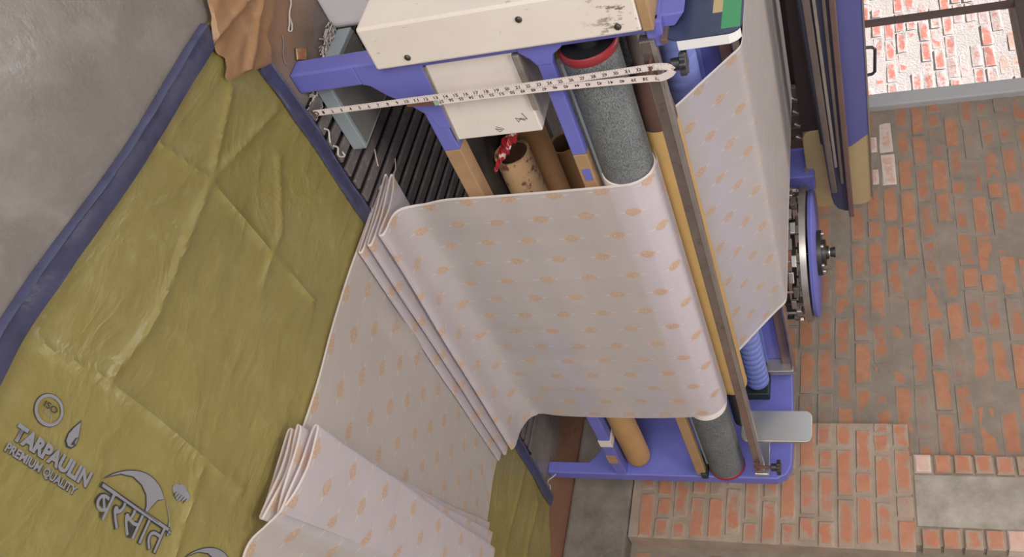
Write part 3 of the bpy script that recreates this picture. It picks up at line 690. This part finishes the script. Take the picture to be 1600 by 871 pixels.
# ------------------------------------------------------------------ the woven cloth
cloth = thing('brocade_cloth', (.92, -.2, .012), 'sheer cream cloth with gold drop motifs running from loom to floor', 'fabric')
def cr(pts, n):
    """Catmull-Rom (centripetal-ish) through pts of tuples"""
    P = [Vector(p) for p in pts]; P = [P[0] * 2 - P[1]] + P + [P[-1] * 2 - P[-2]]; out = []
    for i in range(1, len(P) - 2):
        p0, p1, p2, p3 = P[i - 1:i + 3]
        k = n[i - 1] if isinstance(n, list) else n
        for j in range(k):
            t = j / k; out.append(.5 * ((2 * p1) + (p2 - p0) * t + (2 * p0 - 5 * p1 + 4 * p2 - p3) * t * t + (3 * p1 - p0 - 3 * p2 + p3) * t ** 3))
    out.append(P[-2]); return out
def sweep(name, prof, xl, xr, nx, wob, parent, mat, n=6, v0=0.0):
    """prof: rows of (yL, zL, yR, zR[, xoffL, xoffR]); cloth ruled between the left and right selvages"""
    rows = cr([(p[0], p[1]) for p in prof], n) , cr([(p[2], p[3]) for p in prof], n)
    xo = cr([((p[4] if len(p) > 4 else 0), (p[5] if len(p) > 5 else 0)) for p in prof], n)
    m = len(rows[0]); vs = []; uv = []; vlen = v0
    for i in range(m):
        if i: vlen += ((rows[0][i] - rows[0][i - 1]).length + (rows[1][i] - rows[1][i - 1]).length) / 2
        for k in range(nx + 1):
            t = k / nx; y = rows[0][i].x * (1 - t) + rows[1][i].x * t; z = rows[0][i].y * (1 - t) + rows[1][i].y * t
            x = (xl + xo[i].x) * (1 - t) + (xr + xo[i].y) * t
            dy, dz = wob(x, y, z, i / (m - 1), t)
            vs.append((x, y + dy, max(z + dz, .0145))); uv.append((xl + (xr - xl) * t, vlen))
    fs = []
    for i in range(m - 1):
        for k in range(nx):
            a = i * (nx + 1) + k; fs.append((a, a + 1, a + nx + 2, a + nx + 1))
    me = bpy.data.meshes.new(name); me.from_pydata(vs, [], fs); lay = me.uv_layers.new(name='UVMap')
    for lp in me.loops: lay.data[lp.index].uv = uv[lp.vertex_index]
    me.materials.append(mat); me.polygons.foreach_set('use_smooth', [True] * len(me.polygons))
    o = bpy.data.objects.new(name, me); COL.objects.link(o); settle(o, parent); return o
NV = lambda a, b, c: noise.noise(Vector((a, b, c)))
# taut sheet from the fell over the breast rail and down behind the tan roller
sweep('taut_sheet', [(1.52, .990, 1.54, .990), (1.2, .988, 1.2, .988), (.8, .986, .8, .986), (.52, .986, .53, .986), (.455, .985, .465, .985), (.432, .977, .44, .977), (.40, .952, .41, .952), (.32, .890, .33, .890), (.232, .822, .24, .822), (.205, .78, .21, .78), (.14, .73, .14, .73)],
      .325, 1.50, 60, lambda x, y, z, s, t: (0, .0012 * NV(x * 6, y * 3, 1)), cloth, M['fabric'], 8)
# cloth wound on the roller
MB().lathe((.335, RY, RZ), (1, 0, 0), [(0, .0655), (.002, .0690), (.012, .0702), (1.175, .0702), (1.19, .069), (1.192, .0655)], 48).build('wound_cloth', M['roll_cloth'], cloth, smooth=True)
# hanging sheet, pleated pile and the length lying on the tarpaulin
hang = [(RY + .0745 * math.cos(a_), RZ + .0745 * math.sin(a_)) * 2 for a_ in (1.0, 1.3, 1.6, 1.9, 2.2, 2.5, 2.8, 3.12)] + [ (-.026, .64, -.030, .64, 0, 0), (-.028, .50, -.034, .50, 0, 0), (-.027, .36, -.034, .36), (-.023, .24, -.030, .22),
        (-.012, .165, -.022, .14, .02, 0), (-.016, .122, -.036, .098, .02, .0), (-.055, .092, -.085, .074), (-.118, .082, -.150, .066), (-.130, .072, -.160, .056), (-.118, .066, -.148, .050), (-.02, .068, -.05, .048),
        (.055, .066, .03, .046, -.02, 0), (.068, .060, .04, .041, -.025, 0), (.055, .054, .03, .037, -.02, 0), (-.05, .052, -.08, .036), (-.148, .054, -.178, .042, 0, -.01), (-.160, .047, -.190, .036, 0, -.01), (-.148, .041, -.178, .031, 0, -.01), (-.04, .040, -.08, .028),
        (.062, .042, .03, .028, -.015, 0), (.074, .036, .04, .025, -.02, 0), (.062, .031, .03, .023, -.015, 0), (-.06, .030, -.10, .022), (-.172, .033, -.205, .026, 0, -.02), (-.184, .027, -.217, .022, 0, -.02), (-.172, .022, -.205, .019, 0, -.02), (-.05, .020, -.10, .018),
        (.04, .020, .02, .018), (.052, .018, .03, .0165), (.04, .016, .02, .0155), (-.10, .0155, -.15, .0155, 0, -.01), (-.26, .0155, -.27, .0155, 0, -.02), (-.42, .0155, -.38, .0155, .01, 0), (-.58, .0155, -.47, .0155, .03, .01), (-.75, .0155, -.56, .0155, .03, .02), (-.90, .016, -.66, .016, .0, .02),
        (-.925, .019, -.675, .018, -.01, .0), (-.90, .022, -.66, .0205, -.01, 0), (-.80, .024, -.55, .022, -.02, 0), (-.735, .028, -.452, .024, -.03, .0), (-.722, .033, -.440, .027, -.032, .0), (-.735, .038, -.452, .030, -.03, 0), (-.82, .038, -.56, .031, -.02, 0),
        (-.925, .036, -.67, .033, -.03, 0), (-.94, .041, -.685, .036, -.03, 0), (-.925, .046, -.67, .039, -.03, 0), (-.82, .046, -.58, .039, -.01, 0), (-.73, .049, -.485, .041, -.03, 0), (-.715, .055, -.472, .044, -.035, 0), (-.73, .061, -.485, .047, -.03, 0), (-.81, .060, -.56, .047, -.02, 0),
        (-.90, .058, -.66, .048, -.01, 0), (-.915, .063, -.675, .051, -.01, 0), (-.90, .068, -.66, .054, -.01, 0), (-.80, .069, -.60, .055, 0, 0), (-.715, .070, -.535, .056, 0, .01), (-.699, .077, -.520, .060, 0, .01), (-.715, .084, -.535, .064, 0, .01), (-.80, .082, -.60, .063, .01, .01),
        (-.88, .074, -.66, .058, 0, .01), (-.945, .045, -.72, .040, -.01, 0), (-.985, .020, -.77, .020, -.015, 0), (-1.05, .0155, -.85, .0155, -.01, 0), (-1.25, .0155, -1.05, .0155, 0, 0), (-1.5, .0155, -1.3, .0155, .03, .03)]
def wob(x, y, z, s, t):
    dy = dz = 0.0
    if z > .12 and z < .70:
        f = min(1, (.70 - z) / .3); dy = .010 * f * NV(x * 3.4, z * .7, 2.2) + .004 * f * NV(x * 9, z * 1.5, 5)
    elif z <= .12:
        dy = .006 * NV(x * 3, 0, s * 40); dz = .0
        if z < .0185 and -.66 < y < -.19:
            d, q = seg_d(x, y, (.42, -.265), (.90, -.165)); dz = .016 * math.exp(-(d / .018) ** 2) * math.sin(math.pi * min(1, max(0, q))) + .003 * max(0, NV(x * 4, y * 4, 3))
        elif z > .05 and y < -.6: dz = .004 * NV(x * 6, y * 9, 7)
    return dy, dz
sweep('hanging_sheet', hang, .325, 1.485, 90, wob, cloth, M['fabric'], 5, .03)

# ------------------------------------------------------------------ cardboard tubes on the loom's shelf
def ctube(y, z, r, x0, x1, label, mat, closed=False):
    t = thing('cardboard_tube', (x0, y, z - r), label, 'tube', 'spare tubes on the loom shelf')
    if closed:
        MB().lathe((x0, y, z), (1, 0, 0), [(0, r * .8), (.01, r), (x1 - x0 - .03, r), (x1 - x0 - .01, r * .93), (x1 - x0, r * .7)], 32).build('shell', mat, t, smooth=True)
    else:
        MB().lathe((x0, y, z), (1, 0, 0), [(.12, r - .008), (0, r - .007), (0, r), (x1 - x0, r), (x1 - x0, r - .007), (x1 - x0 - .1, r - .008)], 32, caps=False).build('shell', mat, t, smooth=True)
        MB().lathe((x0 + .004, y, z), (1, 0, 0), [(.001, r - .0076), (x1 - x0 - .01, r - .0076)], 32, caps=False).build('lining', M['card_in'], t, smooth=True)
    return t
ctube(.15, .3845, .0505, .345, 1.0, 'torn open-ended cardboard tube nearest the white panel on the shelf', M['card_torn'])
ctube(.275, .3890, .0550, .16, 1.6, 'long plain brown tube lying behind the torn one', M['card'])
ctube(.50, .3840, .0500, .66, 1.7, 'open-ended tube lying farthest back on the loom shelf', M['card'])
ctube(.062, .3830, .0480, 1.02, 1.975, 'closed brown tube end resting on beam by the right frame', M['card'], True)
# crumpled red packet tucked beside the torn tube
m = MB(); pts = []; rr = random.Random(4)
N1 = 16
for i in range(N1 + 1):
    t = i / N1; c0 = Vector((.222 + .118 * t, .100 - .022 * t, .452 - .100 * t ** .8)); wd = .012 + .006 * math.sin(t * 5)
    for k in range(6):
        a = 2 * math.pi * k / 6 + t * 3; r = wd * (1 + .45 * rr.uniform(-1, 1)); m.v.append((c0.x + r * math.cos(a) * .7, c0.y + r * .7 * math.sin(a), c0.z + r * math.cos(a + 1) * .6))
for i in range(N1):
    for k in range(6): m.f.append((i * 6 + k, i * 6 + (k + 1) % 6, i * 6 + 6 + (k + 1) % 6, i * 6 + 6 + k))
n = NT('red_foil'); n.base(n.mix(n.ramp(n.noise(n.world(), 55, 3), .55, .6), lin('#9d1f2b'), lin('#d8c8c8'))); n.rough(.3); M['foil'] = n.m
tag(m.build('plastic_wrapper', M['foil']), 'crumpled red and white plastic wrapper beside the torn tube', 'wrapper')

# ------------------------------------------------------------------ measuring tape hanging from the hand screw
tape = thing('measuring_tape', (-.02, -.03, .02), 'white measuring tape looped over the black hand screw', 'tape measure')
TW = .0092
def strip(path, wdt, thick=.0006):
    """ribbon facing -y along (x,y,z) path"""
    m = MB(); P = [Vector(p) for p in path]
    for i, p in enumerate(P):
        d = (P[min(i + 1, len(P) - 1)] - P[max(i - 1, 0)]).normalized(); s = Vector((0, -1, 0)).cross(d).normalized()
        for q in (p + s * wdt, p - s * wdt): m.v += [tuple(q), tuple(q + Vector((0, thick, 0)))]
    for i in range(len(P) - 1):
        a = i * 4; b = a + 4
        m.f += [(a, a + 2, b + 2, b), (a + 1, b + 1, b + 3, a + 3), (a, b, b + 1, a + 1), (a + 2, a + 3, b + 3, b + 2)]
    return m
s1 = [(-.026, -.030, .028), (-.0255, -.030, .16), (-.0250, -.030, .38), (-.0235, -.030, .53), (-.0255, -.031, .68), (-.031, -.033, .86), (-.033, -.036, .885), (-.030, -.0375, .903), (-.020, -.038, .912)]
s2 = [(-.0075, -.0285, .355), (-.010, -.0285, .38), (-.0095, -.0285, .53), (-.006, -.0285, .67), (.000, -.0305, .85), (.000, -.034, .878), (-.008, -.036, .900), (-.020, -.0372, .912)]
p1 = cr(s1, 12); p2 = cr(s2, 12)
strip(p1, TW).build('front_strand', M['tape'], tape); strip(p2, TW).build('return_strand', M['tape'], tape)
def along(path, s):
    acc = 0
    for a, b in zip(path, path[1:]):
        l = (b - a).length
        if acc + l >= s: return a + (b - a) * ((s - acc) / l), (b - a).normalized()
        acc += l
    return path[-1], (path[-1] - path[-2]).normalized()
IN = .0254
ticks1 = MB(); ticks2 = MB()
for k in range(1, 35):
    p, d = along(p1, k * IN); y_ = Vector((0, -1, 0)).cross(d) * 1.0
    if k < 34:
        yd = -Vector((0, -1, 0)).cross(d).normalized() if Vector((0, -1, 0)).cross(d).x > 0 else Vector((0, -1, 0)).cross(d).normalized()
        wn = .011 if k > 9 else .006
        text_mesh('number', str(k), .01, M['ink'], tape, p - d * wn / 2 - yd * .0045 + Vector((0, -.0006, 0)), d, yd, wn, .0085, lift=.0, offset=.0002)
    for q in range(4):
        pp, dd = along(p1, k * IN + q * IN / 4 + .0127 * 0); ss = Vector((0, -1, 0)).cross(dd).normalized(); hl = .0035 if q else .005
        for sg in (1, -1):
            e = pp + ss * sg * TW * .98; ticks1.add([e - dd * .0003 + Vector((0, -.0004, 0)), e + dd * .0003 + Vector((0, -.0004, 0)), e + dd * .0003 - ss * sg * hl + Vector((0, -.0004, 0)), e - dd * .0003 - ss * sg * hl + Vector((0, -.0004, 0))], [(0, 1, 2, 3)])
ticks1.build('tick_marks', M['ink'], tape, kind='stuff')
p2r = p2[::-1]
for k in range(37, 58):
    p, d = along(p2r, (k - 35.2) * IN); c_ = Vector((0, -1, 0)).cross(d).normalized(); yd = c_ if c_.x > 0 else -c_
    text_mesh('number', str(k), .01, M['ink'], tape, p - d * .0055 - yd * .0045 + Vector((0, -.0006, 0)), d, yd, .011, .0085, lift=.0, offset=.0002)
MB().lathe((-.026, -.0312, .034), (0, -1, 0), [(0, .004), (0, .0065), (.0012, .0065), (.0012, .004), (0, .004)], 20, caps=False).build('end_ring', M['shaft_brown'], tape, smooth=True)
strip([(-.0125, -.0290, .276), (-.0125, -.0288, .30), (-.009, -.0287, .335), (-.0075, -.0286, .356)], .0062, .0015).build('leather_tab', M['tab'], tape)
strip([(-.0077, -.0292, .346), (-.0075, -.0292, .357)], .0070, .0008).build('green_tip', M['tabgreen'], tape)

# ------------------------------------------------------------------ things on the floor at the left end
t = thing('metal_base', (.05, .2, 0), 'grey sheet-metal base standing on the floor beneath the white panel', 'metal base')
MB().box(-.062, .168, .036, .25, .017, .058).build('body', M['sheet_grey'], t, bevel=.003)
MB().box(-.050, .158, .046, .25, .058, .0595).build('top_sheet', plain('shaded_top', '#6f6e6c', .6, var=.15), t)  # darker colour paints in the dimmer light on the top
t = thing('motor_housing', (-.3, .6, 0), 'pale grey motor housing on the floor behind the white end cover', 'housing')
MB().prism(rrect(-.75, -.045, .255, .95, .03), 2, .0, .228).build('body', M['white_grey'], t, bevel=.008, seg=3)
MB().box(-.72, -.07, .28, .92, .228, .236).build('lid', M['white_grey'], t, bevel=.003)
# brown torn film over the tarpaulin corner
outline = [(-.62, .24), (-.60, .02), (-.50, -.06), (-.415, -.115), (-.372, -.158), (-.345, -.178), (-.315, -.168), (-.292, -.202), (-.272, -.176), (-.258, -.150), (-.238, -.112), (-.205, -.055), (-.212, -.030), (-.245, -.005), (-.262, .06), (-.285, .12), (-.30, .26)]
ob = cr([(a, b) for a, b in outline + outline[:1]], 8)[:-1]; cx, cy = -.36, .02
m = MB(); R_ = 26; N_ = len(ob)
for r in range(R_ + 1):
    for i, p in enumerate(ob):
        f = r / R_; x = cx + (p.x - cx) * f; y = cy + (p.y - cy) * f; 
        jit = .004 * NV(i * .9, r * .2, 1) if r == R_ else 0
        h = .017 + .010 * abs(NV(x * 14, y * 6, 1)) + .007 * NV(x * 30, y * 13, 3) + (0.012 * math.exp(-((x + .30 + .35 * y) / .012) ** 2) + .010 * math.exp(-((x + .345 - .15 * y) / .008) ** 2)) * (1 if -.16 < y < .12 else .2)
        m.v.append((x + jit, y + jit, max(.0155, h if r < R_ else .0155)))
for r in range(R_):
    for i in range(N_):
        j = (i + 1) % N_; m.f.append((r * N_ + i, r * N_ + j, (r + 1) * N_ + j, (r + 1) * N_ + i))
tag(m.build('torn_film', M['brown_sheet'], smooth=True), 'torn brown plastic film taped over the corner of the tarpaulin', 'plastic film')
# little foil packet
t = thing('foil_packet', (-.122, .082, .0), 'tiny bright printed foil packet lying on the concrete', 'packet')
n = NT('packet_print'); c = n.mix(n.ramp(n.noise(n.world(), 70, 2), .45, .55), lin('#a8a060'), lin('#b8705c')); n.base(c); n.rough(.3)
m = MB(); q = [(-.147, .074), (-.118, .110), (-.097, .088), (-.128, .052)]
m.add([(a, b, .001) for a, b in q] + [(a * .9 - .0122, b * .9 + .0082, .006) for a, b in q], [(3, 2, 1, 0), (4, 5, 6, 7), (0, 1, 5, 4), (1, 2, 6, 5), (2, 3, 7, 6), (3, 0, 4, 7)])
m.build('pouch', n.m, t)
MB().obox((-.147, .074, .003), (-.128, .052, .003), .004, .003).build('crimp', M['shaft_brown'], t); MB().obox((-.118, .110, .003), (-.097, .088, .003), .004, .003).build('crimp', M['shaft_brown'], t)
# loose threads and lint
def thread(name, pts, r, label, mat='lint'):
    tag(MB().tube(cr(pts, 6), r, 6).build(name, M[mat], smooth=True), label, 'thread', 'loose threads on the floor')
thread('loose_thread', [(-.255, .195, .004), (-.235, .165, .004), (-.222, .15, .006), (-.212, .128, .004), (-.197, .105, .004), (-.190, .088, .004), (-.183, .096, .006), (-.190, .112, .004), (-.205, .118, .004)], .0022, 'white thread tangle on the bare floor near the film')
thread('loose_thread', [(.035, -.020, .019), (.05, -.012, .021), (.064, -.022, .019), (.075, -.03, .019)], .0022, 'short white thread curled on mat beside the tape end')
thread('loose_thread', [(.090, -.026, .019), (.105, -.018, .021), (.118, -.030, .019), (.132, -.024, .019), (.140, -.012, .021), (.128, -.010, .019)], .0025, 'knotted white thread on mat by the tarpaulin edge')
thread('loose_thread', [(.245, .115, .019), (.262, .098, .021), (.285, .088, .019)], .002, 'small white thread in the middle of the mat')
thread('loose_thread', [(.345, .175, .019), (.365, .150, .019), (.36, .13, .021), (.38, .115, .019)], .0014, 'fine thread lying deep under the white panel')
thread('loose_thread', [(1.97, -.022, .05), (1.985, -.030, .03), (2.0, -.035, .012), (2.02, -.04, .003), (2.05, -.035, .003), (2.06, -.055, .003)], .0025, 'white thread caught at the foot of the right frame')
thread('loose_thread', [(-.2, .06, .003), (-.185, .045, .003), (-.17, .02, .003), (-.15, .012, .003), (-.14, .02, .003)], .0012, 'thin pale thread beside the foil packet', 'lint_dirty')
rr = random.Random(9); m = MB()
for i in range(260):
    t_ = rr.random() * 1.12; bx, by = (-.070 + .055 * t_, .235 - .215 * t_); x, y = bx + rr.gauss(0, .007), by + rr.gauss(0, .008); z = .006 + abs(rr.gauss(0, .005)); r = rr.uniform(.003, .010)
    a = rr.uniform(0, 6.3); m.tube(cr([(x + math.cos(a + q * 1.3) * r * q, y + math.sin(a + q * 1.3) * r * q, z + .003 * rr.uniform(-1, 1)) for q in range(4)], 2), rr.uniform(.001, .0022), 5)
tag(m.build('lint_drift', M['lint']), 'drift of grey lint along the foot of the metal base', 'lint', kind='stuff')
print('bricks', nb, nb2, nb3)
